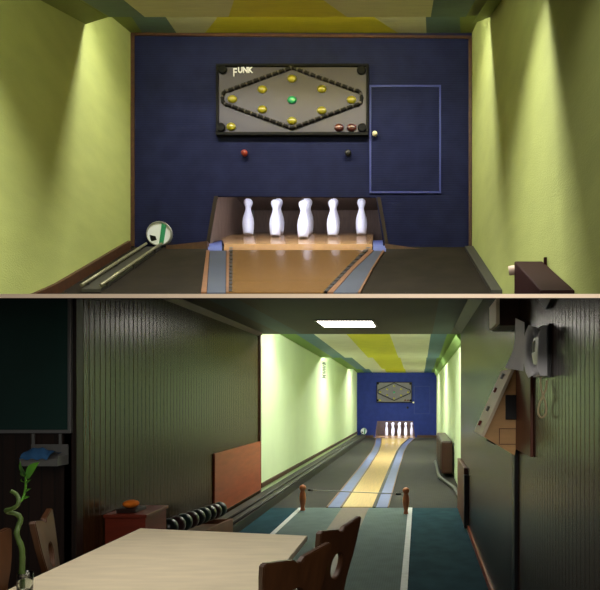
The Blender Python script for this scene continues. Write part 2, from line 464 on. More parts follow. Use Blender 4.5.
# the upper lane
lane = thing('bowling_lane', 'golden brown lane with grey gutters in the upper room', 'bowling lane', FP(290, 280))
YS = [294.5, 282, 270, 258, 252]
def row(pairs, lift):
    """pairs: list of (y,x) control points -> points on the raked floor"""
    out = []
    for y in YS:
        for (ya, xa), (yb, xb) in zip(pairs, pairs[1:]):
            if (ya >= y >= yb): x = xa+(xb-xa)*(ya-y)/(ya-yb); break
        else: x = pairs[-1][1] if y < pairs[-1][0] else pairs[0][1]
        out.append(FP(x, min(y, 294.4), lift))
    return out
eL = [(295,229),(252,230.5)]; eR = [(295,323),(270,346),(252,366)]
bm = nb(); thick_strip(bm, row(eL,0.004), row(eR,0.004), 0.012); mk('lane_surface', bm, 'lane_wood', lane)
bm = nb(); thick_strip(bm, row([(295,207),(252,210)],0.003), row([(295,225.5),(252,226)],0.003), 0.009); mk('gutter', bm, 'gutter_grey_blue', lane)
bm = nb(); thick_strip(bm, row([(295,333),(270,355),(252,374)],0.003), row([(295,357),(270,371),(252,382)],0.003), 0.009); mk('gutter', bm, 'gutter_grey_blue', lane)
for a, b in (([(295,201),(252,206.5)], [(295,206.5),(252,209.5)]), ([(295,226),(252,226.5)], [(295,229),(252,230)]),
             ([(295,327),(270,350),(252,369)], [(295,333),(270,355),(252,374)]), ([(295,357.5),(270,371.5),(252,382.5)], [(295,360),(270,373),(252,384.5)])):
    bm = nb(); thick_strip(bm, row(a,0.004), row(b,0.004), 0.013); mk('edge_strip', bm, 'edge_orange', lane)
# dashed black joints
def dashes(ca, wpx, lift, n, parent):
    bm = nb()
    for i in range(n):
        y0 = 294.0-(294.0-247)*i/n; y1 = y0-(294.0-247)/n*0.72
        def xx(y):
            for (ya, xa), (yb, xb) in zip(ca, ca[1:]):
                if ya >= y >= yb: return xa+(xb-xa)*(ya-y)/(ya-yb)
            return ca[-1][1]
        q = [FP(xx(y0)-wpx/2, y0, lift), FP(xx(y0)+wpx/2, y0, lift), FP(xx(y1)+wpx/2, y1, lift), FP(xx(y1)-wpx/2, y1, lift)]
        prism(bm, q, (0,0,0.004))
    mk('dashed_joint', bm, 'dash_black', parent)
dashes([(295,230.5),(247,231)], 3.5, 0.017, 13, lane)
dashes([(295,325),(270,348.5),(247,371)], 4.0, 0.017, 13, lane)
# pin deck; gutter ends coloured brighter blue as lit by the pit lamp
bm = nb()
dl = [P(224 if y > 244 else 221.5, y, d)+Vector((0,0,0.012)) for d, y in deck]; dr = [P(372 if y > 244 else 373, y, d)+Vector((0,0,0.012)) for d, y in deck]
thick_strip(bm, dl, dr, 0.006); mk('pin_deck', bm, 'deck_wood', lane)
for x0, x1 in ((208, 222), (373, 386)):
    bm = nb()
    dd = deck[:3]
    thick_strip(bm, [P(x0, y+1.5, d)+Vector((0,0,.004)) for d, y in dd], [P(x1, y+1.5, d)+Vector((0,0,.004)) for d, y in dd], 0.012)
    mk('gutter_end', bm, 'gutter_blue', lane)

# fringe + cords across the top of the opening
fr = thing('pit_fringe', 'black fringe hanging along the top of the upper pin pit', 'fringe', P(297, 204, 6.55))
bm = nb()
prism(bm, [P(214,194.5,6.55), P(379,195.5,6.55), P(379,200,6.55), P(214,199,6.55)], (0,0.01,0)); mk('header_strip', bm, 'fringe_black', fr)
bm = nb()
for i in range(27):
    x = 219+i*5.8
    prism(bm, [P(x,199.5,6.552), P(x+3.4,199.5,6.552), P(x+3.0,204.5,6.552), P(x+0.4,204.5,6.552)], (0,0.006,0))
mk('flaps', bm, 'fringe_black', fr)
# brown bracket frame at both sides of the pit
for i, (a, b) in enumerate((((214,196),(206,243)), ((377,197),(385,243)))):
    bm = nb()
    x0, y0 = a; x1, y1 = b
    prism(bm, [P(x0,y0,DB-0.012), P(x0+3.5,y0,DB-0.012), P(x1+3.5,y1,DB-0.012), P(x1,y1,DB-0.012)], (0,0.012,0))
    tag(mk('pit_jamb', bm, 'jamb_dark'), 'slanted dark edge board at the %s side of the upper pin pit' % ('left', 'right')[i], 'edge board')

PIN = [(0.036,0.0),(0.043,0.008),(0.049,0.06),(0.051,0.11),(0.046,0.155),(0.035,0.195),(0.0255,0.228),(0.0235,0.245),(0.027,0.262),
       (0.036,0.285),(0.039,0.303),(0.036,0.320),(0.024,0.334),(0.008,0.339)]
def make_pin(sx, sz):
    r = thing('bowling_pin', '', 'bowling pin')
    bm = nb(); lathe(bm, [(a*sx, b*sz) for a, b in PIN], seg=24); mk('body', bm, 'pin_white', r)
    bm = nb(); tube(bm, [(0,0,0.338*sz), (0,0.002,0.338*sz+0.16)], 0.0025, 6); mk('cord', bm, 'cord_grey', r)
    return r
pin0 = make_pin(1.13, 1.05); usedp = []
COLS = ['leftmost column', 'second column from the left', 'middle column', 'second column from the right', 'rightmost column']
pins = []
for ci, px, ds in ((0,248.2,[(5.99,248.2)]), (1,275.4,[(5.87,275.4),(6.11,278.6)]), (2,303.2,[(5.75,303.2),(5.99,306.0),(6.23,308.2)]),
                   (3,332.6,[(5.87,332.6),(6.11,334.2)]), (4,361.4,[(5.99,361.4)])):
    for k, (d, x) in enumerate(ds):
        where = '' if len(ds) == 1 else (', front' if k == 0 else (', back' if k == len(ds)-1 else ', half hidden between two'))
        pins.append((d, x, 'white bowling pin of the %s%s, upper lane' % (COLS[ci], where)))
for i, (d, x, lab) in enumerate(pins):
    o = pin0 if i == 0 else copy_tree(pin0)
    o.location = (PX(x, d), d, dz(d)+0.026); o['label'] = lab; o['group'] = 'pins of the upper lane'

# ------------------------------------------------------------------ wall fittings shared by both end walls
def scoreboard(tl, w, h, label, lamps_text, s):
    """tl: top left front corner; board hangs on a wall facing the viewer (-y)"""
    x0, y, z1 = tl; x1, z0 = x0+w, z1-h
    r = thing('scoreboard', label, 'scoreboard', (x0+w/2, y, z0))
    e = 0.022*s
    bm = nb(); box(bm, x0+e*.5, x1-e*.5, y-0.03*s, y-0.001, z0+e*.5, z1-e*.5); mk('face_panel', bm, 'board_face' if lamps_text else 'board_face_lower', r)
    bm = nb()
    for b in ((x0,x1,z1-e,z1),(x0,x1,z0,z0+e*1.3),(x0,x0+e,z0+e*1.3,z1-e),(x1-e,x1,z0+e*1.3,z1-e)):
        box(bm, b[0],b[1], y-0.05*s, y-0.001, b[2], b[3], bev=0.004*s)
    mk('frame', bm, 'board_frame', r)
    cx = x0+w*0.497; cz = z0+h*0.53; hx = w*0.462; hz = h*0.425; yy = y-0.036*s
    # diamond rope with rounded side ends
    pts = []
    def seg(a, b, n=40): return [(a[0]+(b[0]-a[0])*i/n, a[1]+(b[1]-a[1])*i/n) for i in range(n)]
    k = 0.06
    T = (cx, cz+hz); B = (cx, cz-hz)
    Rt = (cx+hx*0.90, cz+hz*0.24); Rb = (cx+hx*0.90, cz-hz*0.24); Lt = (cx-hx*0.90, cz+hz*0.24); Lb = (cx-hx*0.90, cz-hz*0.24)
    arcR = [(cx+hx*0.90+hx*0.09*math.sin(math.pi*i/10)**0.8, cz+hz*0.24*math.cos(math.pi*i/10)) for i in range(10)]
    arcL = [(cx-hx*0.90-hx*0.09*math.sin(math.pi*i/10)**0.8, cz-hz*0.24*math.cos(math.pi*i/10)) for i in range(10)]
    loop = seg(T,Rt)+arcR+seg(Rb,B)+seg(B,Lb)+arcL+seg(Lt,T)
    loop.append(loop[0])
    bm = nb()
    tube(bm, [(a, yy, b) for a, b in loop], [ (0.019 if i % 2 else 0.014)*s for i in range(len(loop))], 8, cap=False)
    bm.faces.ensure_lookup_table()
    for fi, f in enumerate(bm.faces): f.material_index = 1 if (fi//8) % 4 == 3 else 0
    mk('rope_border', bm, ['rope_black','rope_grey'], r)
    def lamp(u, v, m, rad=0.038, lab=None):
        bm = nb()
        c = (x0+w*u, y-0.032*s, z1-h*v)
        lathe(bm, [(rad*s,0),(rad*s*0.97,-0.008*s),(rad*s*0.72,-0.021*s),(rad*s*0.35,-0.028*s),(rad*s*0.05,-0.03*s)], c, 16, axis='Y')
        for v_ in bm.verts: v_.co.x = c[0]+(v_.co.x-c[0])*1.12; v_.co.z = c[2]+(v_.co.z-c[2])*0.9; v_.co.y = c[1]+(v_.co.y-c[1])*0.7
        o = mk('lamp', bm, m, r)
        if lab: o['label'] = lab
    for u, v in ((.497,.20),(.302,.35),(.105,.485),(.302,.63),(.497,.79),(.692,.645),(.887,.495),(.692,.345)): lamp(u, v, 'lamp_yellow', lab='yellow lamp')
    lamp(.497, .497, 'lamp_green', lab='green lamp')
    lamp(.098, .872, 'lamp_yellow', lab='yellow lamp')
    lamp(.805, .885, 'lamp_red', lab='dark red lamp'); lamp(.888, .885, 'lamp_red', lab='dark red lamp')
    for u, v in ((.042,.075),(.952,.085),(.032,.885),(.958,.89)):
        bm = nb(); lathe(bm, [(0.04*s,0),(0.04*s,-0.012*s),(0.03*s,-0.018*s)], (x0+w*u, y-0.03*s, z1-h*v), 14, axis='Y'); mk('screw', bm, 'screw_black', r)
    if lamps_text:
        t = text_mesh('F', 0.10*s, 'letter_white', (x0+w*0.108, y-0.034*s, z1-h*0.165), (math.pi/2,0,0), r, xscale=0.8, bold=0.002*s)
        text_mesh('UNK', 0.07*s, 'letter_white', (x0+w*0.142, y-0.034*s, z1-h*0.115), (math.pi/2,0,0), r, xscale=0.85, bold=0.003*s)
    return r
scoreboard((PX(217.5,DB), DB, PZ(66.5,DB)), (369-217.5)*DB/F, (137.5-66.5)*DB/F, 'brown grey scoreboard with yellow lamps on the navy wall of the upper room', True, 1.0)

def wall_knob(c, r, m, label):
    bm = nb(); lathe(bm, [(r*.6,0),(r*.6,-r*.5),(r,-r*.8),(r,-r*1.5),(r*.6,-r*1.9),(r*.1,-r*2)], c, 14, axis='Y')
    return tag(mk('wall_button', bm, m), label, 'button')
wall_knob(P(245.5,154.5,DB), 0.028, 'knob_red', 'small dark red button on the upper navy wall')
wall_knob(P(348.5,154.5,DB), 0.028, 'knob_black', 'small black button on the upper navy wall')
def hatch(q, d, s, label):
    (ax, az), (bx, bz) = q
    h = thing('wall_hatch', label, 'hatch', ((ax+bx)/2, d, bz))
    t = 0.016*s
    bm = nb()
    for b in ((ax,bx,az-t,az),(ax,bx,bz,bz+t),(ax,ax+t,bz+t,az-t),(bx-t,bx,bz+t,az-t)): box(bm, b[0],b[1],d-0.010,d-0.0005,b[2],b[3])
    mk('border', bm, 'hatch_blue', h)
    bm = nb(); box(bm, ax+t,bx-t,d-0.004,d-0.0005,bz+t,az-t); mk('door', bm, 'upper_navy' if s == 1 else 'lower_blue', h)
    return [c_ for c_ in h.children if c_.name.startswith('door')][0]
h = hatch(((PX(369.5,DB),PZ(85.5,DB)),(PX(441,DB),PZ(193.5,DB))), DB, 1, 'hatch outlined in bright blue on the upper navy wall')
bm = nb(); lathe(bm, [(0.012,0),(0.012,-0.015),(0.022,-0.02),(0.022,-0.035),(0.006,-0.042)], P(375,135,DB-0.008), 14, axis='Y'); mk('knob', bm, 'knob_white', h)

def ball_port(c, rx_, rz_, dep, label):
    r = thing('ball_port', label, 'ball return opening', (c[0], c[1], c[2]-rz_))
    def ring(k, y): return [(c[0]+rx_*k*math.cos(2*math.pi*i/24), y, c[2]+rz_*k*math.sin(2*math.pi*i/24)) for i in range(24)]
    bm = nb()
    rr = [ring(1.0, c[1]-0.002), ring(1.0, c[1]-dep), ring(0.93, c[1]-dep), ring(0.93, c[1]-dep*0.6)]
    vs = [[bm.verts.new(p) for p in q] for q in rr]
    for a, b in zip(vs, vs[1:]):
        for k in range(24): bm.faces.new([a[k], a[(k+1)%24], b[(k+1)%24], b[k]]).smooth = True
    mk('collar', bm, 'port_rim', r)
    bm = nb(); vs = [bm.verts.new(p) for p in ring(0.93, c[1]-dep*0.7)]; bm.faces.new(vs); mk('inner_disc', bm, 'port_white', r)
    bm = nb()
    prism(bm, [(c[0]+rx_*a, c[1]-dep*0.71, c[2]+rz_*b) for a, b in ((0.0,-0.86),(0.34,-0.82),(0.56,0.66),(0.22,0.84))], (0,-dep*0.2,0)); mk('stripe', bm, 'port_green', r)
    bm = nb()
    prism(bm, [(c[0]+rx_*a, c[1]-dep*0.71, c[2]+rz_*b) for a, b in ((-0.62,-0.62),(-0.2,-0.5),(-0.3,-0.2),(-0.75,-0.1))], (0,-dep*0.1,0)); mk('patch', bm, 'fringe_black', r)
    return r
pc = P(160.5, 234.5, DB)
ball_port((pc.x,pc.y,pc.z), 12.6*DB/F, 12.2*DB/F, 0.035, 'round white opening with green stripe at the end of the upper ball rail')

# ball rail of the upper room
def upper_rail():
    r = thing('ball_return_rail', 'twin ball return rail along the left wall of the upper room', 'ball rail', (lx(4.6)+0.3, 4.6, tf(4.6)))
    def line(px, py, lift):
        d1 = fd(py); p1 = P(px, py, d1); out = []
        for d in (4.05, 4.4, 4.8, 5.2):
            out.append(Vector((p1.x-0.0733*(d-d1), d, tf(d)+lift)))
        return out
    for a in (149, 164):
        bm = nb(); tube(bm, line(a, 247.5, 0.05), 0.011, 8); mk('rail', bm, 'rail_metal', r)
    bm = nb(); thick_strip(bm, line(149, 247.5, 0.004), line(164, 247.5, 0.004), 0.02); mk('trough', bm, 'rail_dark', r)
    for d in (4.15, 4.6, 5.05):
        a = PX(149, fd(247.5))-0.0733*(d-fd(247.5)); b = PX(164, fd(247.5))-0.0733*(d-fd(247.5))
        for c in (a, b):
            bm = nb(); box(bm, c-0.008, c+0.008, d-0.01, d+0.01, tf(d)-0.01, tf(d)+0.046); mk('support', bm, 'rail_dark', r)
upper_rail()

# radiator at the right wall of the upper room
r = thing('radiator', 'dark maroon radiator on the right wall of the upper room', 'radiator', (rx(2.8)-0.08, 2.8, sl(2.8)))
bm = nb()
d0, d1 = 2.53, 3.01; zt = lambda d: 2.205-0.48*(3.01-d)
prism(bm, [(rx(d0)-0.155, d0, sl(d0)+.002), (rx(d1)-0.155, d1, sl(d1)+.002), (rx(d1)-0.155, d1, zt(d1)), (rx(d0)-0.155, d0, max(zt(d0), sl(d0)+.01))], (0.145,0.0,0), bev=0.006)
mk('body', bm, 'radiator_brown', r)
bm = nb(); tube(bm, [(rx(3.0)-0.075, 3.012, zt(3.0)-0.025), (rx(3.0)-0.18, 3.03, zt(3.0)-0.038)], 0.024, 14)
o = mk('valve', bm, 'valve_white', r); o['label'] = 'pale thermostat valve'
bm = nb(); a = 2.955; box(bm, rx(a)-0.02, rx(a)-0.006, a, a+0.015, zt(a)-0.04, zt(a)+0.035); mk('bracket', bm, 'radiator_brown', r)

# lamps of the upper room, and unseen area lights added in both rooms
def area_lamp(loc, sx, sy, watts, col, spread, rot=(0,0,0)):
    L = bpy.data.lights.new('added_light', 'AREA'); L.shape = 'RECTANGLE'; L.size = sx; L.size_y = sy
    L.energy = watts; L.color = col; L.spread = math.radians(spread)
    o = bpy.data.objects.new('added_light', L); C.objects.link(o); o.location = loc; o.rotation_euler = rot
for d, z, wt, sp in ((4.478, 4.455, 40, 150), (3.03, 3.70, 62, 122), (2.15, 3.22, 6, 160)):  # added behind the ceiling steps to shape the light on the walls
    area_lamp(((lx(d)+rx(d))/2, d, z), 2.5, 0.025, wt, (1.0, 0.99, 0.9), sp)
for a, wt in ((9.2, 52), (14.6, 78), (20.2, 62)):  # added likewise over the lower lane, beside the tubes
    area_lamp(((-2.386+0.673)/2, a+0.36, 2.60), 2.2, 0.16, wt, (0.97, 1.0, 0.92), 150)
area_lamp((0.22, 0.3, 2.25), 0.5, 0.5, 27, (1.0, 0.93, 0.84), 180, (math.radians(35), 0, 0))  # unseen fill light added near the camera for the near faces
def tube_lamp(name, a, b, rad, m, label, cat='lamp', holder=0.05):
    r = thing(name, label, cat, (Vector(a)+Vector(b))/2)
    bm = nb(); tube(bm, [a, b], rad, 10); mk('tube', bm, m, r)
    for p, q in ((a, b), (b, a)):
        bm = nb(); t = (Vector(q)-Vector(p)).normalized(); tube(bm, [Vector(p)-t*0.03, Vector(p)], rad*1.15, 10); mk('socket', bm, 'grey_metal', r)
    return r
tube_lamp('fluorescent_lamp', (lx(4.5)+0.10, 4.482, 4.475), (rx(4.5)-0.10, 4.482, 4.475), 0.012, 'lamp_upper', 'fluorescent tube behind the ceiling step in front of the navy wall')
tube_lamp('fluorescent_lamp', (lx(3.05)+0.12, 3.06, 3.73), (rx(3.05)-0.12, 3.06, 3.73), 0.012, 'lamp_upper_near', 'fluorescent tube behind the nearest ceiling step of the upper room')
tube_lamp('pit_lamp', (PX(222,5.34), 5.335, PZ(191,5.335)), (PX(374,5.34), 5.335, PZ(191,5.335)), 0.008, 'lamp_pit', 'thin lamp tube over the upper pins behind the wall edge')

# ================================================================== LOWER ROOM
D2 = 23.09; LX, RX, RW = -2.386, 0.673, 0.57
# floors
bm = nb(); box(bm, -3.4, 0.75, 0.4, 8.3, -0.05, 0.0); struct('floor', bm, 'teal_carpet', 'dark teal carpet floor of the front of the lower room', 'floor')
bm = nb(); box(bm, -2.5, 0.8, 8.3, 24.8, -0.05, 0.0); struct('floor', bm, 'lane_bed', 'dark grey floor beside the long lower lane', 'floor')
# walls
def soff(d):
    if d <= 4.0: return EYE+0.1664*d
    if d <= 4.62: return (EYE+0.1664*4.0)+(2.49-(EYE+0.1664*4.0))*(d-4.0)/0.62
    return 2.5
side_wall('wall_left', lambda d: LX, [(4.17,0,2.2),(4.62,0,2.45),(9.0,0,2.5)], -0.08, 'wood_panel', 'dark brown wood panelled wall on the left of the lower room')
side_wall('wall_left', lambda d: LX, [(9.0,0,2.75),(D2+0.03,0,2.75)], -0.08, 'green_paint', 'pale green wall along the left of the lower lane')
bm = nb(); prism(bm, [(-3.4,4.17,0),(LX,4.17,0),(LX,4.17,2.235),(-3.4,4.17,2.235)], (0,0.06,0)); struct('wall_front', bm, 'wood_panel_front', 'dark wood wall behind the chalkboard', 'wall')
side_wall('wall_right', lambda d: RW, [(1.86,0,soff(1.86)),(4.0,0,soff(4.0)),(4.62,0,2.48),(8.2,0,2.5)], 0.14, 'wood_panel_right', 'dark wood panelled wall on the right of the lower room')
side_wall('wall_right', lambda d: RX, [(8.2,0,2.75),(D2+0.03,0,2.75)], 0.08, 'green_paint', 'pale green wall along the right of the lower lane')
bm = nb(); box(bm, -2.41, LX+0.012, 4.16, 4.24, 0, 2.225); struct('trim_7', bm, 'wood_panel_front', 'dark corner post at the near end of the left wood wall', 'trim')
bm = nb(); box(bm, LX, LX+0.02, 8.93, 9.0, 0, 2.5); struct('trim_8', bm, 'trim_brown', 'upright edge where the left wood wall meets the green wall', 'trim')
# lower end wall with pit opening
mp = D2/F
q = (P(377,421,D2), P(413,421,D2), P(415,437,D2), P(375,437,D2))
holed_wall('wall_back', LX-0.05, RX+0.05, -0.03, 2.75, q, D2, 0.05, 'lower_blue', 'bright blue end wall of the lower lane')
bm = nb()
x0, x1 = q[0].x-0.1, q[1].x+0.12
box(bm, x0, x1, 24.7, 24.74, -0.02, 0.9); box(bm, x0-0.04, x0, D2+0.05, 24.7, -0.02, 0.9); box(bm, x1, x1+0.04, D2+0.05, 24.7, -0.02, 0.9); box(bm, x0, x1, D2+0.05, 24.7, 0.9, 0.94)
struct('wall_pit', bm, 'pit_dark', 'dark pin pit recess behind the lower pins', 'wall')
for x0, x1, lab in ((LX, PX(374,D2)-0.02, 'left'), (PX(417,D2), RX, 'right')):
    bm = nb(); box(bm, x0, x1, D2-0.06, D2-0.002, 0, 0.09); struct('baseboard_back', bm, 'trim_brown', 'brown skirting of the lower end wall %s of the lane' % lab, 'baseboard')
bm = nb(); box(bm, LX+0.002, LX+0.03, 9.0, 23.0, 0.17, 0.235); struct('baseboard_left', bm, 'trim_brown', 'brown skirting above the ball rail on the pale green wall', 'baseboard')
bm = nb(); box(bm, RW-0.018, RW-0.001, 3.7, 7.66, 0, 0.055); struct('baseboard_right', bm, 'red_board', 'reddish skirting along the right wood wall of the lower room', 'baseboard')

# lower ceiling
LB = lambda d: [-2.10, -1.80, -1.24, -0.50, 0.20, 0.48]
LM = ['lower_olive', 'lower_teal', 'lower_cream', 'lower_yellow']
FM = ['front_ceiling', 'teal_in_shade', 'front_ceiling', 'front_ceiling']
teeth = [(9.2, 14.6), (14.6, 20.2), (20.2, D2)]
for i, (a, b) in enumerate(teeth):
    zf = lambda d, a=a, b=b: 2.64-0.14*(d-a)/(5.5 if i < 2 else b-a)
    tooth('ceiling', zf, [a+0.012, (a+b)/2, b], [LB(0)]*3, LM, lambda d: LX-0.02, lambda d: RX+0.02,
          ['first', 'second', 'third'][i]+' striped ceiling bay over the lower lane', riser=2.72 if i < 2 else None)
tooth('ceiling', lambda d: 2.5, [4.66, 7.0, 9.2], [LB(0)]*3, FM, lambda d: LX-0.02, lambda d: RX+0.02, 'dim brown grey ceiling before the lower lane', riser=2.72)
# flush ceiling light
r = thing('ceiling_light', 'bright rectangular ceiling light in the dim front ceiling', 'ceiling light', (-0.87, 7.85, 2.44))
xa, xb = PX(320,7.86), PX(374.5,7.86)
bm = nb(); box(bm, xa+0.01, xb-0.01, 7.55, 8.17, 2.487, 2.494); mk('diffuser', bm, 'lamp_troffer', r)
bm = nb()
for b in ((xa-.02,xb+.02,7.52,7.55),(xa-.02,xb+.02,8.17,8.2),(xa-.02,xa+.01,7.55,8.17),(xb-.01,xb+.02,7.55,8.17)): box(bm, b[0],b[1],b[2],b[3],2.486,2.499)
mk('frame', bm, 'grey_metal', r)
# cornices beside the front ceiling
bm = nb(); prism(bm, [(RX,8.2,2.49),(RW-0.0,8.2,2.40),(RW-0.09,8.2,2.49)], (0,-3.3,0)); struct('trim_9', bm, 'dark_cabinet', 'brown cornice between right wood wall and ceiling', 'trim')
bm = nb(); prism(bm, [(LX,9.0,2.44),(LX+0.05,9.0,2.495),(LX,9.0,2.495)], (0,-4.2,0)); struct('trim_10', bm, 'dark_cabinet', 'brown cornice between left wood wall and ceiling', 'trim')
bm = nb(); prism(bm, [(RX,9.2,2.5),(RX,9.2,2.36),(RX-0.03,9.2,2.38),(RX-0.10,9.2,2.5)], (0,13.8,0)); struct('trim_11', bm, 'lower_olive', 'pale green cove along the right wall under the striped ceiling', 'trim')

for a, lab in ((9.2,'first'),(14.6,'second'),(20.2,'third')):
    tube_lamp('fluorescent_lamp', (LX+0.15, a+0.26, 2.60), (RX-0.15, a+0.26, 2.60), 0.016, 'lamp_lower', 'fluorescent tube behind the %s ceiling step of the lower lane' % lab)
tube_lamp('pit_lamp', (PX(378,D2), D2+0.09, 0.70), (PX(412,D2), D2+0.09, 0.70), 0.02, 'lamp_pit_lower', 'lamp tube over the lower pins behind the wall edge')

# front runner etc
bm = nb(); box(bm, -1.61, -0.14, 3.3, 8.28, 0.0005, 0.006); tag(mk('floor_runner', bm, 'grey_runner'), 'grey green ribbed runner leading up to the lower lane', 'runner')
bm = nb(); prism(bm, [(-1.06,8.28,0.006),(-0.69,8.28,0.006),(-0.69,3.3,0.006),(-1.06,3.3,0.006)], (0,0,0.004)); tag(mk('approach_board', bm, 'approach_brown'), 'brown strip down the middle of the grey green runner', 'approach strip')
for x, lab in ((-1.63,'left'),(-0.12,'right')):
    bm = nb(); box(bm, x-0.028, x+0.028, 3.3, 8.27, 0.001, 0.010)
    tag(mk('white_edging', bm, 'white_tape'), 'white edging strip along the %s side of the grey green runner' % lab, 'edging strip', 'white runner edging')

# lower lane
lane = thing('bowling_lane', 'long yellow lane with blue gutters in the lower room', 'bowling lane', (-0.853, 8.3, 0))
st = [8.3, 13.0, 17.0, 19.5, 23.0]
def rowx(xs, z): return [(x, d, z) for x, d in zip(xs, st)]
yl = [-1.06,-1.08,-1.13,-1.22,-1.43]; yr = [-0.646,-0.65,-0.64,-0.58,-0.36]
off = lambda xs, k: [x+k for x in xs]
bm = nb(); thick_strip(bm, rowx(yl,0.002), rowx(yr,0.002), 0.012); mk('lane_surface', bm, 'lane_yellow', lane)
bm = nb(); thick_strip(bm, rowx(off(yl,-0.20),0.001), rowx(off(yl,-0.03),0.001), 0.008); mk('gutter', bm, 'gutter_blue', lane)
bm = nb(); thick_strip(bm, rowx(off(yr,0.05),0.001), rowx(off(yr,0.21),0.001), 0.008); mk('gutter', bm, 'gutter_blue', lane)
for xs, k0, k1 in ((yl,-0.225,-0.20),(yr,0.21,0.225),(yl,-0.03,-0.012)):
    bm = nb(); thick_strip(bm, rowx(off(xs,k0),0.002), rowx(off(xs,k1),0.002), 0.014); mk('edge_strip', bm, 'edge_orange', lane)
for xs, k0, k1 in ((yr,0.0,0.045),(yl,-0.012,0.0)):
    bm = nb(); thick_strip(bm, rowx(off(xs,k0),0.002), rowx(off(xs,k1),0.002), 0.013); mk('dashed_joint', bm, 'dash_black', lane)
bm = nb(); box(bm, PX(374.5,D2), PX(415.5,D2), 22.6, 24.68, 0.012, 0.02); mk('pin_deck', bm, 'deck_wood', lane)

pin0b = make_pin(1.25, 1.56)
i = 0
for ci, x, ds in ((0,385.2,[24.0]),(1,391.9,[23.82,24.2]),(2,398.6,[23.65,24.0,24.35]),(3,405.2,[23.82,24.2]),(4,411.3,[24.0])):
    for k, d in enumerate(ds):
        o = pin0b if i == 0 else copy_tree(pin0b); i += 1
        where = '' if len(ds) == 1 else (', front' if k == 0 else (', back' if k == len(ds)-1 else ', hidden between two'))
        o.location = (PX(x, D2), d, 0.021)
        o['label'] = 'small distant white pin of the %s%s, lower lane' % (COLS[ci], where); o['group'] = 'pins of the lower lane'

scoreboard((PX(376.5,D2), D2, PZ(382,D2)), (412-376.5)*mp, (402.7-382)*mp, 'small distant scoreboard on the bright blue wall of the lower room', False, 1.05)
wall_knob(P(407.5,407.5,D2), 0.04, 'knob_black', 'tiny black button on the bright blue wall of the lower room')
h = hatch(((PX(414,D2),PZ(386,D2)),(PX(430,D2),PZ(414,D2))), D2, 1.4, 'faintly outlined hatch on the bright blue wall of the lower room')
bm = nb(); lathe(bm, [(0.02,0),(0.02,-0.02),(0.035,-0.03),(0.035,-0.05),(0.008,-0.06)], P(413.5,402.5,D2-0.008), 12, axis='Y'); mk('knob', bm, 'knob_white', h)
pc = P(364.0, 431.0, D2-0.0)
ball_port((pc.x,pc.y,pc.z), 0.12, 0.125, 0.1, 'small distant white ball opening at the end of the lower ball rail')

# ball return rail, lower
r = thing('ball_return_rail', 'long grey ball return rail along the left green wall of the lower lane', 'ball rail', (-2.2, 7.0, 0))
bm = nb(); box(bm, -2.36, -2.04, 6.49, 22.95, 0.0, 0.11); mk('trough', bm, 'rail_dark', r)
for x in (-2.19, -2.06):
    bm = nb(); tube(bm, [(x, 6.49, 0.13), (x, 22.95, 0.13)], 0.014, 8); mk('rail', bm, 'pipe_grey', r)

# radiator, lower right
r = thing('radiator', 'brown radiator on the right green wall beside the lower lane', 'radiator', (0.55, 12.7, 0))
bm = nb(); box(bm, 0.425, 0.64, 11.4, 14.2, 0.08, 0.70, bev=0.03)
mk('body', bm, 'rad_lower', r)
bm = nb()
for k in range(18):
    yk = 11.5+k*0.15; box(bm, 0.412, 0.428, yk, yk+0.09, 0.12, 0.64)
mk('ribs', bm, 'rad_lower', r)
bm = nb(); ball(bm, (0.47, 14.25, 0.66), 0.045, 12); mk('valve', bm, 'valve_white', r)
for y in (11.9, 13.6):
    bm = nb(); box(bm, 0.52, 0.60, y, y+0.1, 0.0, 0.08); mk('foot', bm, 'rail_dark', r)
bm = nb(); tube(bm, [(0.38,14.0,0.036),(0.385,11.3,0.036),(0.585,9.9,0.036),(0.61,8.4,0.036)], 0.034, 10)
tag(mk('heating_pipe', bm, 'pipe_grey'), 'grey heating pipe on the floor by the right green wall', 'pipe')

# lettering sign on the left green wall
s = thing('wall_sign', 'narrow vertical dark lettering on the left green wall', 'lettering', (LX+0.004, 14.95, 1.93))
bm = nb(); yc = 15.05
for z0, z1, w in ((2.02,2.10,0.60),(2.36,2.42,0.56)):
    box(bm, LX+0.001, LX+0.006, yc-w/2, yc+w/2, z0, z0+0.022); box(bm, LX+0.001, LX+0.006, yc-w/2, yc+w/2, z1-0.022, z1); box(bm, LX+0.001, LX+0.006, yc-0.10, yc+0.10, z0+0.022, z1-0.022)
for k in range(7):
    z = 2.125+k*0.032; box(bm, LX+0.001, LX+0.006, yc-0.22, yc+0.22, z, z+0.016)
    box(bm, LX+0.001, LX+0.006, yc+(0.12 if k % 2 else -0.22), yc+(0.22 if k % 2 else -0.12), z+0.016, z+0.032)
mk('letters', bm, 'ink', s)

# red boards leaning on the wood walls
bm = nb(); box(bm, LX+0.004, LX+0.022, 6.95, 8.98, 0.15, 0.875, bev=0.003); tag(mk('wall_board', bm, 'red_board'), 'reddish wood board on the left wood wall before the green wall', 'board')
bm = nb(); box(bm, RW-0.03, RW-0.004, 7.7, 8.19, 0.06, 0.71, bev=0.003); box(bm, RW-0.03, RW-0.004, 6.9, 7.68, 0.06, 0.71, bev=0.003)
bm.free(); bm = nb(); box(bm, RW-0.045, RW-0.004, 7.0, 8.19, 0.02, 0.70, bev=0.003); tag(mk('wall_board', bm, 'back_board'), 'reddish wood board low on the right wood wall near the green wall', 'board')
bm = nb(); box(bm, RW-0.05, RW-0.004, 6.9, 6.99, 0.02, 0.63); tag(mk('gap_strip', bm, 'black_plastic'), 'dark strip for the gap at the near edge of the right red board', 'strip')  # black strip in place of the dark gap beside the board

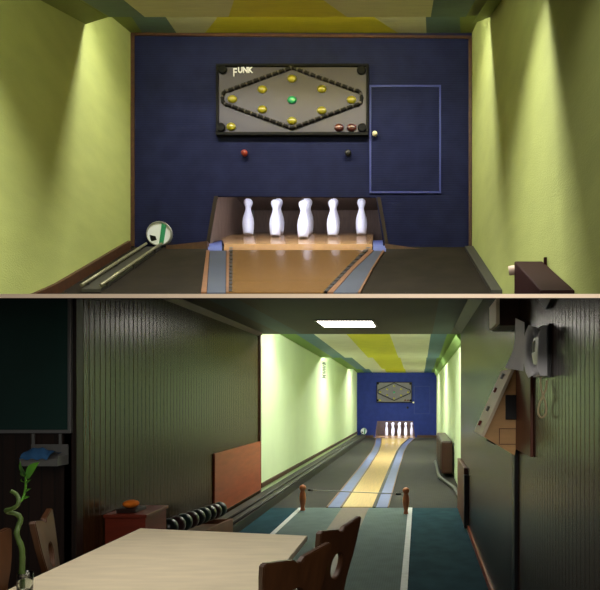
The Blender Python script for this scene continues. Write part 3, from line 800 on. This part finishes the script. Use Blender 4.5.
# foul line posts and wire
def post(x, d, label):
    bm = nb()
    lathe(bm, [(0.035,0.006),(0.03,0.02),(0.024,0.05),(0.038,0.11),(0.045,0.17),(0.038,0.23),(0.026,0.265),(0.03,0.275),(0.043,0.295),(0.046,0.315),(0.036,0.338),(0.01,0.35)], (x,d,0), 16)
    tag(mk('turned_post', bm, 'post_wood'), label, 'post', 'turned posts of the foul line')
post(-1.57, 8.1, 'left turned wooden post at the foul line of the lower lane')
post(-0.17, 7.85, 'right turned wooden post at the foul line of the lower lane')
r = thing('foul_wire', 'thin wire strung between the two turned posts', 'wire', (-0.87, 8.07, 0.27))
bm = nb(); tube(bm, [(-1.53,8.1,0.28),(-0.21,7.85,0.262)], 0.006, 6); mk('wire', bm, 'wire_grey', r)
for p in ((-1.46,8.097,0.279),(-0.27,7.862,0.2627)):
    bm = nb(); tube(bm, [(p[0]-0.035,p[1],p[2]),(p[0]+0.035,p[1],p[2])], 0.016, 8); mk('clip', bm, 'black_plastic', r)

# ball cabinet, tray, sponge
r = thing('ball_cabinet', 'low reddish brown cabinet by the left wood wall behind the table', 'cabinet', (-2.22, 4.72, 0))
bm = nb(); box(bm, LX+0.01, -2.07, 4.54, 4.91, 0, 0.615); mk('body', bm, 'cabinet_red', r)
bm = nb(); box(bm, LX+0.004, -2.055, 4.525, 4.925, 0.615, 0.64, bev=0.004); mk('top', bm, 'cabinet_red', r)
a = P(131, 511.5, 4.66)
bm = nb(); box(bm, a.x-0.075, a.x+0.075, 4.58, 4.76, 0.6405, 0.668, bev=0.004); tag(mk('sponge_tray', bm, 'tray_dark'), 'small dark tray under the orange sponge', 'tray')
bm = nb(); ball(bm, (a.x-0.005, 4.67, 0.668+0.029), 0.06, 16, (1.0,1.1,0.5)); tag(mk('sponge', bm, 'sponge_orange'), 'orange sponge in the dark tray on the reddish cabinet', 'sponge')

# ball rack with nine balls
r = thing('ball_rack', 'brown wooden ball rack between reddish cabinet and left red board', 'ball rack', (-2.15, 5.95, 0))
za, zb = 0.285, 0.19
def rz(d): return za+(zb-za)*(d-5.0)/1.45
bm = nb(); prism(bm, [(-2.03,5.0,0),(-2.03,6.45,0),(-2.03,6.45,rz(6.45)+0.035),(-2.03,5.0,rz(5.0)+0.035)], (0.03,0,0)); mk('side_panel', bm, 'rack_brown', r)
bm = nb(); prism(bm, [(-2.35,5.0,rz(5.0)-0.05),(-2.03,5.0,rz(5.0)-0.05),(-2.03,6.45,rz(6.45)-0.05),(-2.35,6.45,rz(6.45)-0.05)], (0,0,0.03)); mk('trough', bm, 'rack_brown', r)
bm = nb(); prism(bm, [(-2.35,6.43,0),(-2.03,6.43,0),(-2.03,6.43,rz(6.45)+0.03),(-2.35,6.43,rz(6.45)+0.03)], (0,0.02,0)); mk('end_panel', bm, 'rack_brown', r)
ORD = ['nearest','second','third','fourth','fifth','sixth','seventh','eighth','ninth']
bme = nb(); ball(bme, (0,0,0), 0.08, 24)
b0 = mk('bowling_ball', bme, 'ball_black')
for k in range(9):
    o = b0 if k == 0 else b0.copy()
    if k: C.objects.link(o); o.data = o.data.copy()
    cn, m = (('black','ball_black'),('dark green','ball_green'),('dark maroon','ball_maroon'))[(0,2,1,2,0,1,0,2,1)[k]]
    o.data.materials[0] = MATS[m]
    d = 5.09+k*0.162
    o.location = (-2.125, d, rz(d)-0.02+0.081)
    tag(o, 'glossy %s bowling ball, %s' % (cn, 'nearest the table in the rack' if k == 0 else ORD[k]+' from the near end of the rack'), 'bowling ball', 'balls in the rack')

# chalkboard, tray and cloth on the front wall
DW = 4.17; m4 = DW/F
r = thing('chalkboard', 'dark green chalkboard in a grey frame on the left wood wall', 'chalkboard', (PX(38,DW), DW, PZ(432,DW)))
xl, xr, zb_, zt_ = -3.35, PX(73.5,DW), PZ(433,DW), 2.228
bm = nb(); box(bm, xl+0.02, xr-0.02, DW-0.022, DW-0.004, zb_+0.02, zt_-0.01); mk('writing_surface', bm, 'chalk_green', r)
bm = nb(); box(bm, xl, xr, DW-0.035, DW-0.003, zb_, zb_+0.024, bev=0.003); box(bm, xr-0.022, xr, DW-0.035, DW-0.003, zb_+0.024, zt_, bev=0.003); mk('frame', bm, 'aluminium', r)
r = thing('chalk_tray', 'grey metal tray hanging under the chalkboard', 'tray', (PX(45,DW), DW-0.06, PZ(466,DW)))
t0, t1, tz0, tz1 = PX(19.5,DW-0.14), PX(57.5,DW-0.14), PZ(466,DW-0.13), PZ(459,DW-0.13)
bm = nb()
yf, yb = DW-0.14, DW-0.02
box(bm, t0, t1, yf, yb, tz0, tz0+0.008); box(bm, t0, t1, yf, yf+0.008, tz0+0.008, tz1); box(bm, t0, t0+0.008, yf+0.008, yb, tz0+0.008, tz1+0.02); box(bm, t1-0.008, t1, yf+0.008, yb, tz0+0.008, tz1+0.02)
box(bm, t0, t1, yb, yb+0.008, tz0, tz1+0.09); mk('tray_body', bm, 'tray_grey', r)
for x in (PX(35,DW), PX(62,DW)):
    bm = nb(); box(bm, x-0.008, x+0.008, DW-0.024, DW-0.012, tz1+0.05, zb_-0.003); mk('hanger', bm, 'tray_grey', r)
# blue cloth draped in the tray
bm = nb(); g = []
NX, NY = 14, 8
for i in range(NX+1):
    colv = []
    for j in range(NY+1):
        u, v = i/NX, j/NY
        x = t0+0.006+u*0.185+0.03*v
        y = yf-0.012+v*0.12
        z = tz1+0.012+0.06*math.sin(v*2.4)*(0.75+0.25*math.sin(u*5))+0.006*math.sin(u*17+v*9)
        if j == 0: z -= 0.012
        colv.append(bm.verts.new((x,y,z)))
    g.append(colv)
for i in range(NX):
    for j in range(NY):
        bm.faces.new([g[i][j],g[i+1][j],g[i+1][j+1],g[i][j+1]]).smooth = True
bmesh.ops.solidify(bm, geom=bm.faces[:], thickness=0.006)
tag(mk('cleaning_cloth', bm, 'cloth_blue'), 'crumpled blue cloth lying in the tray under the chalkboard', 'cloth')

# table
r = thing('table', 'pale wooden table in the foreground', 'table', (-1.13, 2.4, 0))
bm = nb(); prism(bm, [(-1.66,1.2,0.72),(-0.63,1.2,0.72),(-0.625,3.36,0.72),(-1.65,3.55,0.72)], (0,0,0.03), bev=0.004); mk('tabletop', bm, 'table_wood', r)
bm = nb(); prism(bm, [(-1.56,1.3,0.64),(-0.74,1.3,0.64),(-0.735,3.25,0.64),(-1.56,3.42,0.64)], (0,0,0.079)); mk('apron', bm, 'table_edge', r)
for x, y in ((-1.58,1.3),(-0.77,1.3),(-0.77,3.2),(-1.58,3.38)):
    bm = nb(); box(bm, x, x+0.06, y, y+0.06, 0.0, 0.64, bev=0.004); mk('leg', bm, 'table_edge', r)

# chairs
def make_chair():
    r = thing('wooden_chair', '', 'chair')
    # seat: local -x is forward, back board at +x
    bm = nb(); prism(bm, [(-0.22,-0.185,0.435),(-0.22,0.185,0.435),(0.17,0.155,0.435),(0.17,-0.155,0.435)], (0,0,0.03), bev=0.006); mk('seat', bm, 'chair_wood', r)
    for sx, sy in ((-1,-1),(-1,1),(1,-1),(1,1)):
        bm = nb()
        tx, ty = (-0.16 if sx < 0 else 0.12), sy*0.115
        tube(bm, [(tx+sx*0.06, ty+sy*0.035, 0.0), (tx, ty, 0.436)], [0.014,0.022], 10); mk('leg', bm, 'chair_wood', r)
    # carved back: outline (u along y, z), with an oval hole
    half = [(0.0,0.938),(0.012,0.938),(0.03,0.952),(0.10,0.962),(0.15,0.968),(0.195,0.975),(0.206,0.965),(0.202,0.925),(0.19,0.86),(0.172,0.80),(0.15,0.75),(0.135,0.70),
            (0.125,0.64),(0.105,0.58),(0.09,0.52),(0.085,0.464)]
    N = len(half)
    hole = []
    for i in range(N):
        a = math.pi*i/(N-1)
        hole.append((0.055*math.sin(a)*(1+0.12*math.cos(a)), 0.785+0.056*math.cos(a)))
    bm = nb(); th = 0.026
    def pt(u, z, x):
        tilt = (z-0.45)*0.16
        return (0.155+tilt+x, u, z)
    fr_, bk = {}, {}
    for side in (1, -1):
        for i in range(N):
            for nm, arr in (('o', half), ('h', hole)):
                u, z = arr[i]; u *= 0.87
                for lay, store in ((0, fr_), (th, bk)):
                    store[(nm, side, i)] = bm.verts.new(pt(side*u, z, lay))
    for side in (1, -1):
        for i in range(N-1):
            a = [('o',side,i),('o',side,i+1),('h',side,i+1),('h',side,i)]
            bm.faces.new([fr_[k] for k in a]); bm.faces.new([bk[k] for k in a][::-1])
            bm.faces.new([fr_[('o',side,i)], fr_[('o',side,i+1)], bk[('o',side,i+1)], bk[('o',side,i)]])
            bm.faces.new([fr_[('h',side,i)], fr_[('h',side,i+1)], bk[('h',side,i+1)], bk[('h',side,i)]])
    e = N-1
    bm.faces.new([fr_[('o',1,e)], fr_[('o',-1,e)], fr_[('h',-1,e)], fr_[('h',1,e)]])
    bm.faces.new([bk[('o',1,e)], bk[('o',-1,e)], bk[('h',-1,e)], bk[('h',1,e)]])
    bm.faces.new([fr_[('o',1,e)], fr_[('o',-1,e)], bk[('o',-1,e)], bk[('o',1,e)]])
    bmesh.ops.remove_doubles(bm, verts=bm.verts[:], dist=1e-4)
    bmesh.ops.recalc_face_normals(bm, faces=bm.faces[:])
    es = [ed for ed in bm.edges if len(ed.link_faces) == 2 and ed.calc_face_angle(0) > 0.9]
    bmesh.ops.bevel(bm, geom=es, offset=0.004, segments=2, affect='EDGES')
    mk('backrest', bm, 'chair_wood', r)
    return r
ch0 = make_chair()
def place(o, cx, cy, ang, label, z=0.0):
    # (cx,cy) is the middle of the top of the backrest
    o.rotation_euler = (0,0,ang)
    bx = 0.155+0.5*0.16+0.013
    o.location = (cx-bx*math.cos(ang), cy-bx*math.sin(ang), z)
    o['label'] = label; o['group'] = 'carved chairs round the pale table'
place(ch0, -0.347, 2.62, -math.radians(22), 'carved wooden chair at the right table side, farther of the two', 0.0)
place(copy_tree(ch0), -0.432, 2.13, -math.radians(30), 'carved wooden chair at the right table side, nearer of the two', 0.0)
place(copy_tree(ch0), -1.765, 2.81, math.pi+math.radians(21), 'carved wooden chair at the left table side below the chalkboard', 0.0)
place(copy_tree(ch0), -1.765, 2.36, math.pi-math.radians(12), 'carved wooden chair beside the bamboo, mostly cut by the picture edge', 0.0)

# lucky bamboo in a glass vase on the table
DPp = 2.36
r = thing('bamboo_plant', 'curly green bamboo in a small glass vase on the table edge', 'plant', (PX(25,DPp), DPp, 0.751))
bm = nb()
vx = PX(25,DPp)
lathe(bm, [(0.022,0.752),(0.027,0.756),(0.030,0.80),(0.028,0.835),(0.025,0.835),(0.026,0.80),(0.023,0.762),(0.002,0.760)], (vx,DPp,0), 18); mk('vase', bm, 'glass_vase', r)
zp = lambda x, y, o=0.0: P(x/4.37, 455+y/4.37, DPp+o)
pts = [zp(97,585),zp(98,540),zp(97,495),zp(98,450),zp(95,405),zp(80,368),zp(73,340),zp(80,312,.02),zp(90,285,.03),zp(82,264,.03),zp(58,254,.02),zp(34,250,0),zp(28,242,-.02),zp(50,236,-.03),zp(74,222,-.03),zp(82,200,-.02),zp(76,178,0),zp(62,164,.01),zp(48,158,.01)]
def smooth(pts, n=4):
    out = []
    for i in range(len(pts)-1):
        p0, p1, p2, p3 = pts[max(i-1,0)], pts[i], pts[i+1], pts[min(i+2,len(pts)-1)]
        for k in range(n):
            t = k/n
            out.append(0.5*((2*p1)+(p2-p0)*t+(2*p0-5*p1+4*p2-p3)*t*t+(3*p1-p0-3*p2+p3)*t**3))
    return out+[pts[-1]]
sp_ = smooth(pts)
bm = nb(); tube(bm, sp_, [ (0.0108-0.004*i/len(sp_))*(1.12 if i % 6 == 0 else 1.0) for i in range(len(sp_))], 10); mk('stalk', bm, 'bamboo_green', r)
shoot = smooth([zp(78,215,-.03),zp(98,192,-.01),zp(109,160,0),zp(113,120,0),zp(112,85,0)])
bm = nb(); tube(bm, shoot, 0.0042, 8); mk('shoot', bm, 'leaf_green', r)
def leaf(bm, a, b, w, droop=0.01):
    a, b = Vector(a), Vector(b); ax = (b-a); n_ = ax.cross(Vector((0,1,0))).normalized()
    side = n_*0.8+Vector((0,0.6,0)); prevs = None
    for i in range(9):
        t = i/8; c = a+ax*t+Vector((0,-0.01,0))*math.sin(t*math.pi)
        ww = w*math.sin(math.pi*(0.08+0.92*t)**0.8)*0.5
        row_ = [bm.verts.new(c-side*ww), bm.verts.new(c+Vector((0,0.003,0))), bm.verts.new(c+side*ww)]
        if prevs:
            for k in range(2):
                f = bm.faces.new([prevs[k], prevs[k+1], row_[k+1], row_[k]]); f.smooth = True
        prevs = row_
for a, b, w in (((112,95),(172,30),0.062),((112,92),(88,28),0.04),((112,96),(92,70),0.03),((113,128),(135,108),0.016),((110,160),(136,146),0.016),((104,185),(130,182),0.016),((112,120),(92,105),0.014)):
    bm = nb(); leaf(bm, zp(*a), zp(*b, -.02), w); mk('leaf', bm, 'leaf_green', r, fix=False)

# wedge shaped control box on the right wall
dB, dF = 3.42, 3.87
r = thing('control_box', 'tan wedge shaped control box on the right wood wall', 'control box', (0.5, 3.6, PZ(455,dB)))
A = [(0.547, 1.688), (PX(484,dB), PZ(437,dB)), (0.545, PZ(455.5,dB)), (RW-0.0185, PZ(449,dB)), (RW-0.0185, 1.688)]
bm = nb(); prism(bm, [(x, dB, z) for x, z in A], (0, dF-dB, 0)); mk('body', bm, 'box_tan', r)
# sloping cream panel with buttons
v = Vector((A[1][0]-A[0][0], 0, A[1][1]-A[0][1])); nrm = Vector((v.z, 0, -v.x)).normalized()
if nrm.x > 0: nrm = -nrm
a0, a1 = Vector((A[0][0],0,A[0][1])), Vector((A[1][0],0,A[1][1]))
bm = nb(); prism(bm, [a0+Vector((0,dB-0.01,0)), a1+Vector((0,dB-0.01,0)), a1+Vector((0,dF+0.01,0)), a0+Vector((0,dF+0.01,0))], nrm*0.018, bev=0.002); mk('front_panel', bm, 'panel_cream', r)
for t, off_, rr, m in ((0.12,0.2,0.018,'aluminium'),(0.33,0.26,0.016,'knob_red'),(0.62,0.2,0.016,'grey_metal'),(0.85,0.28,0.016,'knob_red')):
    c = a0+v*t+Vector((0,dB+off_,0))+nrm*0.018
    bm = nb(); tube(bm, [c, c+nrm*0.014], rr, 14); mk('button', bm, m, r)
bm = nb(); box(bm, PX(505.3,dB), PX(517.2,dB), dB-0.014, dB-0.0005, PZ(419.5,dB), PZ(395,dB), bev=0.003); mk('dark_slot', bm, 'black_plastic', r)
bm = nb()
for b in ((PX(499,dB),PX(518.5,dB),PZ(429,dB),PZ(428.4,dB)),(PX(499,dB),PX(518.5,dB),PZ(444.5,dB),PZ(443.9,dB)),(PX(499,dB),PX(499.6,dB),PZ(444.5,dB),PZ(428.4,dB))): box(bm, b[0],b[1],dB-0.003,dB-0.0005,b[2],b[3])
mk('flap', bm, 'back_board', r)
bm = nb(); tube(bm, [(0.39,dB+0.03,PZ(439.5,dB)),(0.44,dB+0.03,PZ(444.5,dB))], 0.008, 8); mk('lower_edge', bm, 'black_plastic', r)
bm = nb(); box(bm, RW-0.017, RW-0.001, 2.98, 3.87, PZ(453,3.2), PZ(368,3.42), bev=0.003); tag(mk('backing_board', bm, 'back_board'), 'reddish brown backing board between the control box and the phone', 'board')
bm = nb(); box(bm, RW-0.02, RW-0.001, 3.46, 3.55, 0.0, PZ(453,3.2)-0.004); struct('trim_12', bm, 'black_plastic', 'dark upright strip on the right wood wall below the control box', 'trim')
# papers
bm = nb(); cols = []
for j in range(9):
    t = j/8
    far = Vector((RW-0.022-0.035*max(0,t-0.55)**1.3*4-0.012*t, 3.41, 1.975-t*0.285)); near = Vector((RW-0.020-0.01*max(0,t-0.5), 3.13, 1.915-t*0.255))
    cols.append([bm.verts.new(far), bm.verts.new(far*0.5+near*0.5+Vector((-0.004*math.sin(t*3),0,0))), bm.verts.new(near)])
for a, b in zip(cols, cols[1:]):
    for k in range(2): bm.faces.new([a[k],a[k+1],b[k+1],b[k]]).smooth = True
bmesh.ops.solidify(bm, geom=bm.faces[:], thickness=0.002)
tag(mk('paper_sheet', bm, 'paper_white'), 'white curling paper sheet pinned up beside the wall phone', 'paper')
# phone
dn, df = 2.60, 2.76
r = thing('wall_phone', 'white corded phone mounted on the right wood wall', 'phone', (RW-0.03, 2.68, PZ(376,dn)))
zt_, zb_ = PZ(325,dn), PZ(376,dn)
bm = nb(); prism(bm, [(RW-0.012,dn,zb_),(RW-0.045,dn,zb_),(RW-0.06,dn,zb_+0.03),(RW-0.05,dn,zt_-0.03),(RW-0.035,dn,zt_),(RW-0.012,dn,zt_)], (0,df-dn,0), bev=0.005); mk('base', bm, 'phone_white', r)
bm = nb(); box(bm, RW-0.013, RW-0.001, dn-0.02, df+0.02, zb_-0.005, zt_+0.005); mk('black_plate', bm, 'black_plastic', r)  # thin black plate against the wall behind the base
hy = dn+0.03
hp = [Vector((RW-0.068,hy,zt_-0.012)),Vector((RW-0.082,hy,zt_-0.035)),Vector((RW-0.092,hy,zt_-0.075)),Vector((RW-0.095,hy,(zt_+zb_)/2)),Vector((RW-0.092,hy,zb_+0.07)),Vector((RW-0.084,hy,zb_+0.03)),Vector((RW-0.07,hy,zb_+0.008))]
hs = smooth(hp, 4)
bm = nb(); tube(bm, hs, [0.019+0.008*abs(2*i/len(hs)-1)**2 for i in range(len(hs))], 12)
ball(bm, (RW-0.066,hy,zt_-0.028), 0.024, 12, (0.9,1.1,1.1)); ball(bm, (RW-0.066,hy,zb_+0.026), 0.024, 12, (0.9,1.1,1.1))
hs_o = mk('handset', bm, 'phone_white', r)
cp = [P(541,376,2.62),P(540.5,384,2.62),P(542,392,2.62),P(544,398,2.62),P(545.5,404,2.62),P(546.3,411,2.62),P(544.5,416,2.62),P(541,417.5,2.62),P(538.2,413,2.62),P(539,405,2.62),P(543,396,2.615),P(546,388,2.615),P(547.5,380,2.615)]
cp = [Vector((min(p.x, RW-0.012), p.y, p.z)) for p in cp]
bm = nb(); tube(bm, smooth(cp), 0.0042, 8); mk('cord', bm, 'cord_cream', hs_o)
bm = nb(); box(bm, RW-0.055, RW-0.050, dn+0.07, df-0.01, zb_+0.06, zt_-0.06); mk('keypad', bm, 'rail_dark', r)
# small cabinet above
r = thing('wall_cabinet', 'dark brown box with a pale edge high on the right wood wall', 'wall box', (0.5, 3.55, PZ(326,dB)))
zc0, zc1 = PZ(325.5,dB), soff(3.42)-0.004
bm = nb(); box(bm, PX(499.5,dB), RW-0.002, dB, 3.75, zc0, zc1); mk('body', bm, 'dark_cabinet', r)
bm = nb(); box(bm, PX(496,dB), PX(499.5,dB), dB-0.006, 3.75, zc0+0.01, zc1); mk('edge', bm, 'panel_cream', r)
bm = nb(); prism(bm, [(RW-0.001,2.50,soff(2.5)-0.003),(RW-0.001,2.76,soff(2.76)-0.003),(RW-0.001,2.61,PZ(309,2.61))], (-0.02,0,0)); tag(mk('wall_bracket', bm, 'black_plastic'), 'small dark triangular bracket high above the wall phone', 'bracket')

# unseen lamp panel added under the slab to light the table
r = thing('added_lamp_panel', 'unseen lamp panel added under the slab to light the table', 'ceiling light', (-1.2, 2.6, 1.9))
bm = nb()
k = 0.1671
prism(bm, [(-1.75,2.1,EYE+k*2.1),(-0.75,2.1,EYE+k*2.1),(-0.75,3.3,EYE+k*3.3),(-1.75,3.3,EYE+k*3.3)], (0,0,0.0008)); mk('diffuser', bm, 'added_panel_glow', r)

# ------------------------------------------------------------------ world, camera, view
w = bpy.data.worlds.new('World'); SC.world = w; w.use_nodes = True
bg = w.node_tree.nodes['Background']; bg.inputs[0].default_value = (1.0, 0.95, 0.88, 1); bg.inputs[1].default_value = 0.06
cam = bpy.data.cameras.new('Camera'); co = bpy.data.objects.new('Camera', cam); C.objects.link(co)
co.location = (0, 0, EYE); co.rotation_euler = (math.pi/2, 0, 0)
cam.sensor_fit = 'HORIZONTAL'; cam.sensor_width = 36; cam.lens = 36.0*F/600
cam.shift_x = -(CX-300)/600.0; cam.shift_y = (CY-295)/600.0
cam.clip_start = 0.05; cam.clip_end = 100
SC.camera = co
vs = SC.view_settings
SC.display_settings.display_device = 'sRGB'
vs.view_transform = 'Standard'; vs.look = 'None'; vs.exposure = 0.0; vs.gamma = 1.0; vs.use_curve_mapping = False
SC.cycles.use_denoising = True
SC.cycles.max_bounces = 8; SC.cycles.diffuse_bounces = 5
SC.cycles.sample_clamp_indirect = 4.0
